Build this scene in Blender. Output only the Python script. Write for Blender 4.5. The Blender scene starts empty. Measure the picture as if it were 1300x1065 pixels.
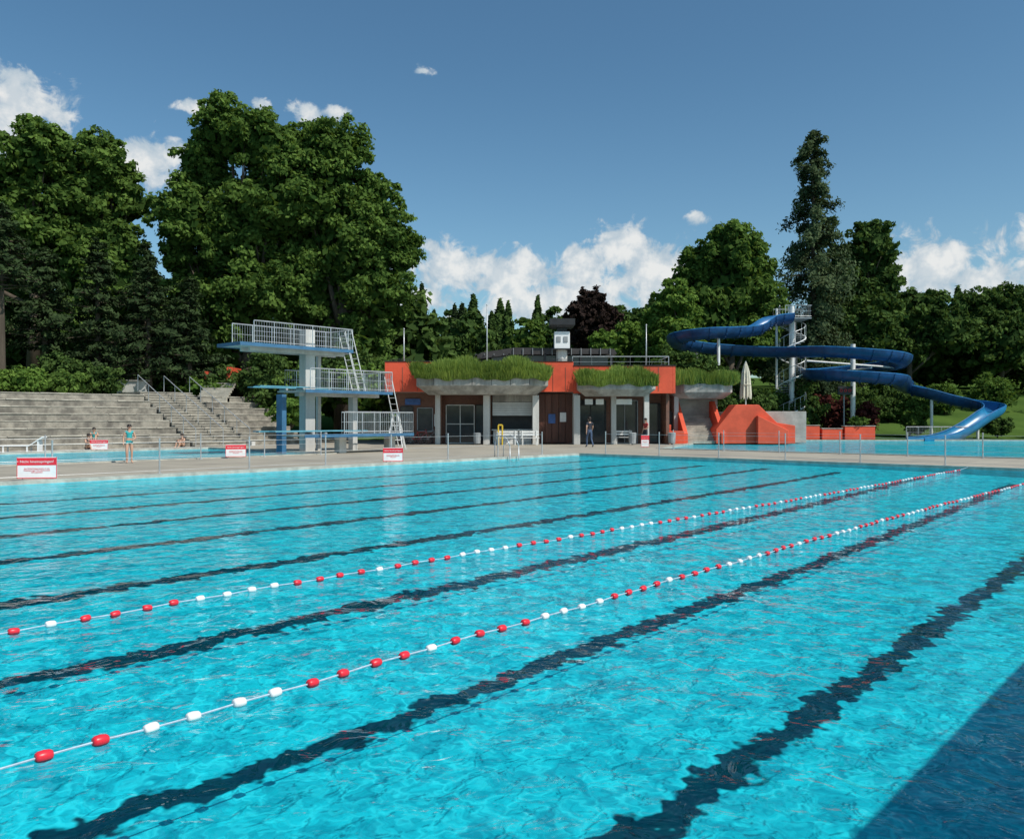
import bpy, math, random
import numpy as np
from mathutils import Matrix, Vector
random.seed(4); rng=np.random.default_rng(7)
scene=bpy.context.scene
COL=scene.collection
R48=Matrix.Rotation(math.radians(48),4,'Z')   # pool grid: local x = lane direction, local y = across lanes
I4=Matrix.Identity(4)
def L(a,q,z=0): return R48@Vector((a,q,z))
# ------------------------------------------------------------ materials
def nt(name):
    m=bpy.data.materials.new(name); m.use_nodes=True; t=m.node_tree; t.nodes.clear(); return m,t
def N(t,typ,**kw):
    n=t.nodes.new(typ)
    for k,v in kw.items(): setattr(n,k,v)
    return n
def mth(t,op,a,b=None,c=None,clamp=False):
    n=t.nodes.new('ShaderNodeMath'); n.operation=op; n.use_clamp=clamp
    for i,v in enumerate((a,b,c)):
        if v is None: continue
        if isinstance(v,(int,float)): n.inputs[i].default_value=v
        else: t.links.new(v,n.inputs[i])
    return n.outputs[0]
def mixc(t,f,a,b,mode='MIX'):
    n=t.nodes.new('ShaderNodeMix'); n.data_type='RGBA'; n.blend_type=mode; n.clamp_factor=True
    for s,v in ((n.inputs[0],f),(n.inputs[6],a),(n.inputs[7],b)):
        if isinstance(v,(int,float)): s.default_value=v
        elif isinstance(v,(tuple,list)): s.default_value=(v[0],v[1],v[2],1)
        else: t.links.new(v,s)
    return n.outputs[2]
def noise(t,vec,scale,detail=3,rough=.55,dist=0,out=0,dim='3D'):
    n=t.nodes.new('ShaderNodeTexNoise'); n.noise_dimensions=dim; n.inputs['Scale'].default_value=scale; n.inputs['Detail'].default_value=detail
    n.inputs['Roughness'].default_value=rough; n.inputs['Distortion'].default_value=dist
    if vec is not None: t.links.new(vec,n.inputs['Vector'])
    return n.outputs[out]
def smst(t,v,a,b):
    n=t.nodes.new('ShaderNodeMapRange'); n.interpolation_type='SMOOTHSTEP'
    t.links.new(v,n.inputs[0]); n.inputs[1].default_value=a; n.inputs[2].default_value=b
    return n.outputs[0]
def mat(name,c,rough=.6,var=.25,scale=2.0,bump=.0,metal=0,c2=None,streak=False,spec=.4,bscale=None):
    m,t=nt(name); o=N(t,'ShaderNodeOutputMaterial'); b=N(t,'ShaderNodeBsdfPrincipled')
    tc=N(t,'ShaderNodeTexCoord').outputs['Object']
    v=tc
    if streak:
        mp=N(t,'ShaderNodeMapping'); mp.inputs['Scale'].default_value=(1,1,.12); t.links.new(tc,mp.inputs[0]); v=mp.outputs[0]
    n1=noise(t,v,scale,4,.6); f=smst(t,n1,.3,.7)
    c2=c2 or tuple(x*(1-var) for x in c); c1=tuple(min(1,x*(1+var*.4)) for x in c)
    col=mixc(t,f,c2,c1)
    n2=noise(t,tc,scale*9,2,.6); col=mixc(t,mth(t,'MULTIPLY',smst(t,n2,.35,.75),var*.8),col,tuple(x*.55 for x in c))
    t.links.new(col,b.inputs['Base Color']); b.inputs['Roughness'].default_value=rough; b.inputs['Metallic'].default_value=metal
    b.inputs['Specular IOR Level'].default_value=spec
    if bump:
        bp=N(t,'ShaderNodeBump'); bp.inputs['Strength'].default_value=bump; bp.inputs['Distance'].default_value=.02
        t.links.new(noise(t,tc,bscale or scale*12,3),bp.inputs['Height']); t.links.new(bp.outputs[0],b.inputs['Normal'])
    t.links.new(b.outputs[0],o.inputs[0]); return m
def leafmat(name,dark,light,trans=.25):
    m,t=nt(name); o=N(t,'ShaderNodeOutputMaterial')
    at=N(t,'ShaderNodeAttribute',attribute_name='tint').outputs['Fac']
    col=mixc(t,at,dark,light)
    d=N(t,'ShaderNodeBsdfDiffuse'); t.links.new(col,d.inputs['Color'])
    tr=N(t,'ShaderNodeBsdfTranslucent'); t.links.new(mixc(t,.5,col,(light[0]*1.3,light[1]*1.3,light[2]*.6)),tr.inputs[0])
    mx=N(t,'ShaderNodeMixShader'); mx.inputs[0].default_value=trans
    t.links.new(d.outputs[0],mx.inputs[1]); t.links.new(tr.outputs[0],mx.inputs[2]); t.links.new(mx.outputs[0],o.inputs[0]); return m
M={}
M['concrete']=mat('concrete',(.40,.38,.34),.85,.3,.8,.4)
M['conc_light']=mat('light_concrete',(.56,.55,.52),.8,.25,1.2,.2,streak=True)
M['planter']=mat('weathered_concrete',(.40,.385,.35),.85,.5,1.4,.4,streak=True)
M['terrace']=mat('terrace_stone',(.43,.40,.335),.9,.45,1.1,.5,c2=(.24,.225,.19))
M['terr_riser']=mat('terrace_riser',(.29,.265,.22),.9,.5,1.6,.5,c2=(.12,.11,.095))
M['red']=mat('red_render',(.70,.095,.042),.7,.2,.9,.15)
M['redp']=mat('red_plastic',(.75,.03,.05),.35,.06,3)
M['whitep']=mat('white_plastic',(.80,.80,.80),.35,.06,3)
M['white']=mat('white_paint',(.74,.74,.72),.5,.12,2)
M['brown']=mat('brown_wood',(.13,.05,.032),.6,.4,3,.2,streak=True)
M['dark']=mat('dark_metal',(.03,.03,.032),.5,.3,3)
M['metal']=mat('galvanised_metal',(.55,.57,.58),.4,.2,4,metal=.5)
M['grey']=mat('grey_paint',(.30,.32,.33),.5,.2,3)
M['bluep']=mat('blue_platform',(.05,.15,.27),.5,.25,2)
M['boardblue']=mat('board_blue',(.12,.36,.46),.5,.2,2)
M['slide']=mat('slide_blue',(.008,.055,.17),.4,.35,1.5,spec=.45)
M['slide_in']=mat('slide_inner_blue',(.015,.14,.34),.35,.25,1.5,spec=.5)
M['slide_end']=mat('slide_light_blue',(.012,.19,.38),.35,.25,1.5,spec=.5)
M['cloth']=mat('cream_canvas',(.66,.62,.50),.85,.2,3,.2)
M['bark']=mat('bark',(.09,.07,.05),.9,.4,3,.6,streak=True)
M['rope']=mat('rope_blue',(.42,.55,.66),.6,.2,20)
M['skin']=mat('skin',(.50,.30,.21),.5,.08,8)
M['hair']=mat('dark_hair',(.025,.016,.012),.5,.3,30)
M['teal']=mat('teal_swimwear',(.03,.36,.38),.6,.2,10)
M['navy']=mat('dark_cloth',(.03,.035,.05),.8,.2,10)
M['jeans']=mat('denim',(.07,.11,.19),.8,.3,10)
M['redcloth']=mat('red_cloth',(.42,.05,.05),.8,.2,10)
M['shutter']=mat('roller_shutter',(.66,.66,.64),.5,.15,2)
M['solar']=mat('dark_roof',(.045,.04,.04),.6,.3,2)
M['tile_trim']=mat('pool_edge_tile',(.46,.44,.38),.5,.3,3)
M['tile_wall']=mat('pool_wall_tile',(.30,.62,.66),.4,.2,3)
M['poster']=mat('blue_poster',(.05,.12,.34),.4,.3,4)
M['yellow']=mat('yellow_paint',(.65,.45,.04),.5,.1,4)
L_DECID=leafmat('plane_leaves',(.026,.058,.015),(.155,.245,.055),.3)
L_DARK=leafmat('dark_leaves',(.024,.050,.016),(.108,.172,.046),.25)
L_PINE=leafmat('pine_needles',(.016,.028,.014),(.060,.092,.036),.12)
L_BRIGHT=leafmat('bright_leaves',(.040,.09,.018),(.20,.31,.065),.3)
L_LARCH=leafmat('larch_needles',(.026,.046,.024),(.120,.160,.078),.2)
L_COPPER=leafmat('copper_leaves',(.014,.011,.010),(.055,.037,.032),.1)
L_GRASS=leafmat('roof_grass_blades',(.08,.13,.03),(.37,.48,.12),.4)
L_RED=leafmat('red_shrub_leaves',(.022,.010,.010),(.15,.045,.04),.2)
def glassmat():
    m,t=nt('window_glass'); o=N(t,'ShaderNodeOutputMaterial'); b=N(t,'ShaderNodeBsdfPrincipled')
    tc=N(t,'ShaderNodeTexCoord').outputs['Object']
    t.links.new(mixc(t,noise(t,tc,1.2,3),(.010,.012,.014),(.09,.095,.10)),b.inputs['Base Color'])
    b.inputs['Roughness'].default_value=.08; t.links.new(b.outputs[0],o.inputs[0]); return m
M['glass']=glassmat()
def brickmat():
    m,t=nt('brown_brick'); o=N(t,'ShaderNodeOutputMaterial'); b=N(t,'ShaderNodeBsdfPrincipled')
    tc=N(t,'ShaderNodeTexCoord').outputs['Object']
    mp=N(t,'ShaderNodeMapping'); mp.inputs['Rotation'].default_value=(math.pi/2,0,0); t.links.new(tc,mp.inputs[0])
    k=N(t,'ShaderNodeTexBrick'); k.inputs['Scale'].default_value=4; k.inputs['Color1'].default_value=(.22,.08,.045,1); k.inputs['Color2'].default_value=(.15,.055,.035,1); k.inputs['Mortar'].default_value=(.2,.18,.16,1)
    t.links.new(mp.outputs[0],k.inputs[0]); t.links.new(k.outputs[0],b.inputs['Base Color']); b.inputs['Roughness'].default_value=.85
    t.links.new(b.outputs[0],o.inputs[0]); return m
M['brick']=brickmat()
def deckmat():
    m,t=nt('paved_concrete'); o=N(t,'ShaderNodeOutputMaterial'); b=N(t,'ShaderNodeBsdfPrincipled')
    tc=N(t,'ShaderNodeTexCoord').outputs['Object']
    k=N(t,'ShaderNodeTexBrick'); k.offset=0; k.inputs['Scale'].default_value=1; k.inputs['Brick Width'].default_value=1.0; k.inputs['Row Height'].default_value=1.0
    k.inputs['Mortar Size'].default_value=.012; k.inputs['Color1'].default_value=(.42,.375,.295,1); k.inputs['Color2'].default_value=(.37,.33,.26,1); k.inputs['Mortar'].default_value=(.18,.16,.13,1)
    t.links.new(tc,k.inputs[0])
    c=mixc(t,smst(t,noise(t,tc,.35,4),.4,.75),k.outputs[0],(.27,.24,.195)); c=mixc(t,mth(t,'MULTIPLY',noise(t,tc,30,2),.3),c,(.2,.18,.15))
    t.links.new(c,b.inputs['Base Color']); b.inputs['Roughness'].default_value=.8; t.links.new(b.outputs[0],o.inputs[0]); return m
M['deck']=deckmat()
def grassmat():
    m,t=nt('lawn'); o=N(t,'ShaderNodeOutputMaterial'); b=N(t,'ShaderNodeBsdfDiffuse')
    tc=N(t,'ShaderNodeTexCoord').outputs['Object']
    c=mixc(t,smst(t,noise(t,tc,.12,4),.35,.65),(.05,.095,.022),(.10,.165,.035)); c=mixc(t,mth(t,'MULTIPLY',noise(t,tc,4,4,.7),.7),c,(.03,.055,.014))
    t.links.new(c,b.inputs['Color']); t.links.new(b.outputs[0],o.inputs[0]); return m
M['grass']=grassmat()
def watermat(name,tint,kr=.62,scale=1.0,strength=.55,opaque=None):
    m,t=nt(name); o=N(t,'ShaderNodeOutputMaterial')
    tc=N(t,'ShaderNodeTexCoord').outputs['Object']
    h=mth(t,'ADD',noise(t,tc,4.2*scale,3,.55,.4,dim='2D'),mth(t,'MULTIPLY',noise(t,tc,1.1*scale,1,.5,.3,dim='2D'),1.7))
    bp=N(t,'ShaderNodeBump'); bp.inputs['Strength'].default_value=strength; bp.inputs['Distance'].default_value=.06; t.links.new(h,bp.inputs['Height'])
    fr=N(t,'ShaderNodeFresnel'); fr.inputs[0].default_value=1.33; t.links.new(bp.outputs[0],fr.inputs['Normal'])
    g=N(t,'ShaderNodeBsdfGlossy'); g.inputs['Roughness'].default_value=.05; g.inputs[0].default_value=(1,1,1,1); t.links.new(bp.outputs[0],g.inputs['Normal'])
    if opaque:
        tr=N(t,'ShaderNodeBsdfDiffuse'); t.links.new(mixc(t,smst(t,noise(t,tc,2,3,.6,1,dim='2D'),.35,.7),opaque,tuple(min(1,x*1.5+.02) for x in opaque)),tr.inputs[0])
    else:
        tr=N(t,'ShaderNodeBsdfTransparent'); tr.inputs[0].default_value=(*tint,1)
    mx=N(t,'ShaderNodeMixShader'); t.links.new(mth(t,'MULTIPLY',fr.outputs[0],kr,clamp=True),mx.inputs[0])
    t.links.new(tr.outputs[0],mx.inputs[1]); t.links.new(g.outputs[0],mx.inputs[2]); t.links.new(mx.outputs[0],o.inputs[0]); return m
M['water']=watermat('pool_water',(.24,.89,.95),.60,1,.62)
M['water_far']=watermat('far_pool_water',(.3,.9,.95),.5,.8,.5,opaque=(.015,.27,.34))
def floormat():
    m,t=nt('pool_tiles_painted_caustics'); o=N(t,'ShaderNodeOutputMaterial'); b=N(t,'ShaderNodeBsdfDiffuse')
    tc=N(t,'ShaderNodeTexCoord').outputs['Object']
    def off(scale,amp,det=1):
        n1=noise(t,tc,scale,det,.5,0,out=1,dim='2D'); v=N(t,'ShaderNodeVectorMath',operation='SUBTRACT'); t.links.new(n1,v.inputs[0]); v.inputs[1].default_value=(.5,.5,.5)
        v2=N(t,'ShaderNodeVectorMath',operation='SCALE'); t.links.new(v.outputs[0],v2.inputs[0]); v2.inputs['Scale'].default_value=amp; return v2.outputs[0]
    ad=N(t,'ShaderNodeVectorMath',operation='ADD'); t.links.new(off(2.4,.34),ad.inputs[0]); t.links.new(off(7.5,.24),ad.inputs[1])
    ad2=N(t,'ShaderNodeVectorMath',operation='ADD'); t.links.new(ad.outputs[0],ad2.inputs[0]); t.links.new(tc,ad2.inputs[1]); P=ad2.outputs[0]
    s=N(t,'ShaderNodeSeparateXYZ'); t.links.new(P,s.inputs[0]); a,q=s.outputs[0],s.outputs[1]
    fr=mth(t,'ABSOLUTE',mth(t,'SUBTRACT',mth(t,'FRACT',mth(t,'ADD',mth(t,'DIVIDE',mth(t,'SUBTRACT',q,2.85),2.57),.5)),.5))
    line=mth(t,'SUBTRACT',1.0,smst(t,fr,.046,.070))
    line=mth(t,'MULTIPLY',line,mth(t,'LESS_THAN',a,28.4)); line=mth(t,'MULTIPLY',line,mth(t,'GREATER_THAN',q,1.7)); line=mth(t,'MULTIPLY',line,mth(t,'LESS_THAN',q,21.6))
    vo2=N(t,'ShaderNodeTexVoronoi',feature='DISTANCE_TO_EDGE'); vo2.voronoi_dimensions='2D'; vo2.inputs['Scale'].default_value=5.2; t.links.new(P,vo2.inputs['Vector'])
    caustic_net=mth(t,'SUBTRACT',1.0,smst(t,vo2.outputs['Distance'],.0,.20))  # bright caustic lines, sunlight through ripples painted into the floor colour
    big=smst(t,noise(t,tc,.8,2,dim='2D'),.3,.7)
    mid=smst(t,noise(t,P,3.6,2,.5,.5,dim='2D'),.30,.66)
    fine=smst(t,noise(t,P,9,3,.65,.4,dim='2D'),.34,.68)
    k=mth(t,'ADD',mth(t,'MULTIPLY',mid,.44),mth(t,'MULTIPLY',fine,.44)); k=mth(t,'ADD',k,mth(t,'MULTIPLY',big,.14),clamp=True)  # light and dark caustic mottling, also painted into the floor colour
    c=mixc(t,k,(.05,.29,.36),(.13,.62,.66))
    c=mixc(t,mth(t,'MULTIPLY',mth(t,'MULTIPLY',caustic_net,mid),.40),c,(.55,.92,.90))
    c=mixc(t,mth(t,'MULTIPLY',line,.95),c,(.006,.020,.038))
    t.links.new(c,b.inputs[0]); t.links.new(b.outputs[0],o.inputs[0]); return m
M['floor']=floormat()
# ------------------------------------------------------------ builder
import bmesh
class B:
    def __init__(s): s.v=[];s.f=[];s.m=[];s.ms=[]
    def mi(s,m):
        if isinstance(m,str): m=M[m]
        if m not in s.ms: s.ms.append(m)
        return s.ms.index(m)
    def add(s,vs,fs,m):
        k=len(s.v); i=s.mi(m); s.v+= [tuple(v) for v in vs]
        for f in fs: s.f.append([k+j for j in f]); s.m.append(i)
    def box(s,c,d,m,rz=0):
        x,y,z=d[0]/2,d[1]/2,d[2]/2; cs,sn=math.cos(rz),math.sin(rz)
        vs=[(c[0]+X*cs-Y*sn,c[1]+X*sn+Y*cs,c[2]+Z) for X in(-x,x) for Y in(-y,y) for Z in(-z,z)]
        s.add(vs,[(0,1,3,2),(4,6,7,5),(0,4,5,1),(2,3,7,6),(0,2,6,4),(1,5,7,3)],m); return s
    def bb(s,x0,x1,y0,y1,z0,z1,m): return s.box(((x0+x1)/2,(y0+y1)/2,(z0+z1)/2),(x1-x0,y1-y0,z1-z0),m)
    def loft(s,loops,m,caps=True):
        n=len(loops[0]); vs=[p for l in loops for p in l]; fs=[]
        for i in range(len(loops)-1):
            for j in range(n): fs.append((i*n+j,i*n+(j+1)%n,(i+1)*n+(j+1)%n,(i+1)*n+j))
        if caps: fs.append(tuple(range(n))[::-1]); fs.append(tuple((len(loops)-1)*n+j for j in range(n)))
        s.add(vs,fs,m); return s
    def cyl(s,p,q,r,m,r2=None,n=8):
        p=Vector(p);q=Vector(q);r2=r if r2 is None else r2; d=(q-p).normalized()
        u=d.orthogonal().normalized(); w=d.cross(u)
        ring=lambda c,r:[c+(u*math.cos(2*math.pi*i/n)+w*math.sin(2*math.pi*i/n))*r for i in range(n)]
        return s.loft([ring(p,r),ring(q,r2)],m)
    def tube(s,pts,r,m,n=6):
        for a,b in zip(pts[:-1],pts[1:]): s.cyl(a,b,r,m,n=n)
        return s
    def ring(s,c,R,r,m,ax='y',n=20):
        pts=[]
        for i in range(n+1):
            t=2*math.pi*i/n
            o=(R*math.cos(t),0,R*math.sin(t)) if ax=='y' else ((R*math.cos(t),R*math.sin(t),0) if ax=='z' else (0,R*math.cos(t),R*math.sin(t)))
            pts.append(Vector(c)+Vector(o))
        return s.tube(pts,r,m,5)
    def prof(s,c,ax,prof,m,n=14):
        ax=Vector(ax).normalized(); u=ax.orthogonal().normalized(); w=ax.cross(u); c=Vector(c)
        return s.loft([[c+ax*t+(u*math.cos(2*math.pi*i/n)+w*math.sin(2*math.pi*i/n))*r for i in range(n)] for t,r in prof],m)
    def exy(s,poly,y0,y1,m):
        return s.loft([[(x,y0,z) for x,z in poly],[(x,y1,z) for x,z in poly]],m)
    def done(s,name,parent=None,Mx=I4,smooth=False,bevel=0):
        me=bpy.data.meshes.new(name); me.from_pydata(s.v,[],s.f)
        for m in s.ms: me.materials.append(m)
        me.polygons.foreach_set('material_index',s.m)
        if smooth: me.polygons.foreach_set('use_smooth',[True]*len(s.f))
        bm=bmesh.new(); bm.from_mesh(me); bmesh.ops.recalc_face_normals(bm,faces=bm.faces); bm.to_mesh(me); bm.free()
        o=bpy.data.objects.new(name,me); COL.objects.link(o); o.matrix_world=Mx
        if parent: o.parent=parent; o.matrix_parent_inverse=parent.matrix_world.inverted(); 
        if bevel:
            b=o.modifiers.new('b','BEVEL'); b.width=bevel; b.segments=2; b.limit_method='ANGLE'
        return o
def empty(name,loc=(0,0,0)):
    e=bpy.data.objects.new(name,None); e.location=loc; COL.objects.link(e); e.matrix_world=Matrix.Translation(loc); return e
# ------------------------------------------------------------ terrain
def ss(t): t=np.clip(t,0,1); return t*t*(3-2*t)
def H(x,y):
    x=np.asarray(x,float); y=np.asarray(y,float)
    a=.669*x+.743*y; q=-.743*x+.669*y
    zl=-1.3+4.5*ss((q-46.8)/8.5)+.07*np.maximum(0,q-56)
    zr=-1.3+1.32*ss((y-63)/3.5)+4.6*ss((y-70)/30)+.055*np.maximum(0,y-100)
    zm=-1.3+1.32*ss((y-63)/3.5)+3.5*ss((y-72)/25)+.06*np.maximum(0,y-95)
    wr=ss((x-6)/8); z=zm*(1-wr)+zr*wr
    wl=ss((34.5-a)/5); z=z*(1-wl)+zl*wl
    out=ss(np.maximum(np.abs(x+2)-74,-28-y)/4)
    z=np.where(y<55,np.maximum(z,-1.3+1.3*out),z)
    return np.minimum(z,30)
def h1(x,y): return float(H(x,y))
gx=np.concatenate([np.linspace(-1500,-130,18),np.linspace(-120,120,121),np.linspace(130,1500,18)])
gy=np.concatenate([np.linspace(-600,-40,12),np.linspace(-36,160,131),np.linspace(170,2500,30)])
X,Y=np.meshgrid(gx,gy); Z=H(X,Y)+np.where(Y>70,.25*np.sin(X*.13)*np.cos(Y*.11),0)
nx,ny=len(gx),len(gy)
vs=np.stack([X.ravel(),Y.ravel(),Z.ravel()],1); fs=[(j*nx+i,j*nx+i+1,(j+1)*nx+i+1,(j+1)*nx+i) for j in range(ny-1) for i in range(nx-1)]
me=bpy.data.meshes.new('ground'); me.from_pydata(vs.tolist(),[],fs); me.materials.append(M['grass']); me.polygons.foreach_set('use_smooth',[True]*len(fs))
g=bpy.data.objects.new('ground',me); COL.objects.link(g)
# ------------------------------------------------------------ pools & deck
PA0,PA1,PQ0,PQ1=-24,30.4,.5,23.2
main=[(PA0,PQ0),(PA1,PQ0),(PA1,PQ1),(PA0,PQ1)]
dive=[(-2,32),(23,32),(23,43.5),(-2,43.5)]
def toL(x,y): return (.66913*x+.74314*y,-.74314*x+.66913*y)
slidep=[toL(8.1,45),toL(41,15.6),toL(66,58),toL(50,63.5),toL(15.5,63.5)]
outer=[toL(-72,-26),toL(72,-26),toL(72,65.5),toL(-72,65.5)]
bm=bmesh.new()
for loop in (outer,main,dive,slidep):
    vv=[bm.verts.new((p[0],p[1],.06)) for p in loop]
    for i in range(len(loop)): bm.edges.new((vv[i],vv[(i+1)%len(loop)]))
bmesh.ops.triangle_fill(bm,use_beauty=True,use_dissolve=False,edges=bm.edges[:])
bmesh.ops.recalc_face_normals(bm,faces=bm.faces)
if sum(f.normal.z for f in bm.faces)<0: bmesh.ops.reverse_faces(bm,faces=bm.faces)
me=bpy.data.meshes.new('pool_deck'); bm.to_mesh(me); bm.free(); me.materials.append(M['deck'])
dk=bpy.data.objects.new('paved_pool_deck',me); COL.objects.link(dk); dk.matrix_world=R48
pool=empty('swimming_pool')
b=B(); b.add([(PA0,PQ0,0),(PA1,PQ0,0),(PA1,PQ1,0),(PA0,PQ1,0)],[(0,1,2,3)],'water'); b.done('water_surface',pool,R48)
# basin floor: deep at the near end, shelving up towards the far end
prof=[(.5,-.95),(5.6,-.90),(8,-.62),(10.6,-.45),(13.2,-.36),(23.2,-.22)]
along=[(PA0,1.0),(4,1.0),(14,.80),(24,.5),(30.4,.22)]
b=B(); vsx=[];fsx=[]
for q,z in prof:
    for a,k in along: vsx.append((a,q,z*k))
na=len(along)
for i in range(len(prof)-1):
    for j in range(na-1): fsx.append((i*na+j,i*na+j+1,(i+1)*na+j+1,(i+1)*na+j))
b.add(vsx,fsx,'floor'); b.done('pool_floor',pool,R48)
def rim(name,poly,z0,parent,w=.3):
    b=B(); n=len(poly)
    cx=sum(p[0] for p in poly)/n; cy=sum(p[1] for p in poly)/n
    for i in range(n):
        p=Vector(poly[i]);q=Vector(poly[(i+1)%n]); d=(q-p).normalized(); nn=Vector((d.y,-d.x))
        if nn.dot(Vector((cx,cy))-p)>0: nn=-nn
        b.add([(p.x,p.y,.10),(q.x,q.y,.10),(q.x+nn.x*w,q.y+nn.y*w,.10),(p.x+nn.x*w,p.y+nn.y*w,.10),(p.x,p.y,.005),(q.x,q.y,.005),(q.x+nn.x*w,q.y+nn.y*w,.03),(p.x+nn.x*w,p.y+nn.y*w,.03)],
              [(0,1,2,3),(0,4,5,1),(3,2,6,7),(0,3,7,4),(1,5,6,2)],'tile_trim')
        b.add([(p.x,p.y,.005),(q.x,q.y,.005),(q.x,q.y,z0),(p.x,p.y,z0)],[(0,1,2,3)],'tile_wall')
    b.done(name,parent,R48)
rim('coping',main,-1.1,pool)
pd=empty('diving_pool'); b=B(); b.add([(*p,.0) for p in dive],[(0,1,2,3)],'water_far'); b.done('water_surface',pd,R48); rim('coping',dive,-.3,pd)
ps=empty('slide_pool'); b=B(); b.add([(*p,.0) for p in slidep],[(0,1,2,3,4)],'water_far'); b.done('water_surface',ps,R48); rim('coping',slidep,-.3,ps)
# lane ropes
cyc='WWWWRRRRWRRRR'
for q0,a0,ph in ((4.46,1.47,-2),(7.12,2.2,7)):
    e=empty('lane_rope'); br=B();bw=B();bl=B(); pts=[]
    nfl=int((29.9-(-12))/.256); kk=int((a0+12)/.256); st=a0-kk*.256
    f=lambda a:q0+.07*math.sin(a*.23+q0)+.015*math.sin(a*1.9)
    for i in range(nfl):
        a=st+i*.256+random.uniform(-.012,.012); q=f(a); c=cyc[(i-kk+ph+130)%13]; z=.010+.005*math.sin(i*1.7)
        d=Vector((.256,f(a+.256)-q,0))+Vector((0,random.uniform(-.03,.03),random.uniform(-.03,.03)))
        (bw if c=='W' else br).prof((a,q,z),d,[(-.040,.012),(-.038,.021),(-.028,.027),(0,.030),(.028,.027),(.038,.021),(.040,.012)],'whitep' if c=='W' else 'redp')
        pts.append((a,q,z))
    bl.tube([(PA0,f(PA0),.05)]+pts+[(PA1,q0,.08)],.006,'rope')
    br.done('red_floats',e,R48,True); bw.done('white_floats',e,R48,True); bl.done('rope',e,R48)
b=B(); b.bb(-20,15.5,-1.5,-1.2,.06,2.6,'concrete'); b.bb(-20.05,15.55,-1.55,-1.15,2.603,2.68,'planter'); b.done('unseen_shadow_wall',None,R48)  # unseen wall, added behind the camera to cast the shadow along the near pool edge
# ------------------------------------------------------------ fence
def fence(name,p0,p1,n,gap=()):
    e=empty(name); b=B(); c=B(); P0=Vector((*p0,0));P1=Vector((*p1,0))
    for i in range(n+1):
        p=P0.lerp(P1,i/n); b.cyl((p.x,p.y,.06),(p.x,p.y,1.06),.024,'metal'); b.cyl((p.x,p.y,.06),(p.x,p.y,.09),.07,'metal')
        b.prof((p.x,p.y,1.06),(0,0,1),[(0,.03),(.03,.03),(.045,.01)],'metal',8)
    for z in (.98,.56,.16): c.cyl((P0.x,P0.y,z),(P1.x,P1.y,z),.005,'metal',n=5)
    b.done('posts',e,R48); c.done('cables',e,R48)
fence('metal_fence',(-6.3,23.85),(28.5,23.85),12)
fence('metal_fence',(31.2,22.3),(31.2,-12),12)
fence('metal_fence',(2,31.4),(22,31.4),7)
fence('metal_fence',(38.3,23),(38.3,-12),12)
def sign(a,q,w=1.15,h=.55,rz=0,z=.12,name='warning_sign'):
    e=empty(name); Mx=Matrix.Translation(L(a,q,0))@Matrix.Rotation(rz,4,'Z')
    b=B(); b.bb(-w/2,w/2,-.012,.012,z,z+h,'whitep'); b.done('panel',e,Mx,bevel=.004)
    b=B(); b.bb(-w/2+.015,w/2-.015,-.016,-.0125,z+h*.62,z+h-.015,'redp'); b.bb(-w/2,w/2,-.0165,-.0125,z-.0,z+.02,'redp'); b.bb(-w/2,-w/2+.015,-.0165,-.0125,z,z+h,'redp'); b.bb(w/2-.015,w/2,-.0165,-.0125,z,z+h,'redp'); b.done('red_header',e,Mx)
    b=B(); 
    for x in(-w/2+.12,w/2-.12): b.cyl((x,.03,.06),(x,.03,z+h-.05),.016,'metal')
    b.done('legs',e,Mx)
    for txt,sz,zz,mm in (('Nicht hineinspringen!',w*.098,z+h*.74,'whitep'),('Aus Sicherheitsgruenden ist das\nHineinspringen vom Beckenrand\nnicht gestattet',w*.05,z+h*.44,'redp')):
        c=bpy.data.curves.new('lettering','FONT'); c.body=txt; c.size=sz; c.align_x='CENTER'; c.materials.append(M[mm]); c.extrude=.001
        o=bpy.data.objects.new('lettering',c); COL.objects.link(o); o.matrix_world=Mx@Matrix.Translation((0,-.0185,zz))@Matrix.Rotation(math.pi/2,4,'X'); o.parent=e
fr=math.radians
sign(7.75,23.6,.95,.55,fr(12))
sign(19.6,23.5,.72,.5,fr(8)); sign(17.7,31.2,.80,.5,fr(14)); sign(17.3,43.9,.85,.5,fr(12)); sign(39.3,25.4,.45,.65,0)
def ladder(a,q):
    e=empty('pool_ladder'); b=B()
    for da in(0,.55):
        pts=[(a+da,q+.75,.06),(a+da,q+.72,.75),(a+da,q+.6,.93),(a+da,q+.35,.98),(a+da,q+.05,.85),(a+da,q-.12,.55),(a+da,q-.14,-.8)]
        b.tube(pts,.022,'metal',8)
    for z in(-.1,-.35,-.6): b.bb(a,a+.55,q-.2,q-.1,z,z+.03,'metal')
    b.done('handrails',e,R48,True)
ladder(25.5,23.2)
# ------------------------------------------------------------ diving tower
tw=empty('diving_tower'); Q=34.8
b=B(); b.bb(23.3,23.85,Q-.28,Q+.28,.0,6.05,'conc_light'); b.bb(22.0,22.25,Q-.25,Q+.25,0,2.85,'bluep'); b.bb(26.2,26.5,Q-.2,Q+.2,0,2.85,'conc_light')
b.bb(24.9,25.1,Q+1.0,Q+1.2,0,5.0,'conc_light'); b.done('pillars',tw,R48,bevel=.02)
b=B()
b.bb(19.4,25.6,Q-1.0,Q+1.0,5.02,5.10,'conc_light'); b.bb(19.4,25.6,Q-1.03,Q-1.0,4.98,5.14,'bluep'); b.bb(19.37,19.4,Q-1.03,Q+1.03,4.98,5.14,'bluep'); b.bb(19.4,25.6,Q+1.0,Q+1.03,4.98,5.14,'bluep')
b.bb(20.2,25.5,Q-.45,Q-.3,4.82,5.02,'conc_light'); b.bb(20.2,25.5,Q+.3,Q+.45,4.82,5.02,'conc_light')
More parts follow.
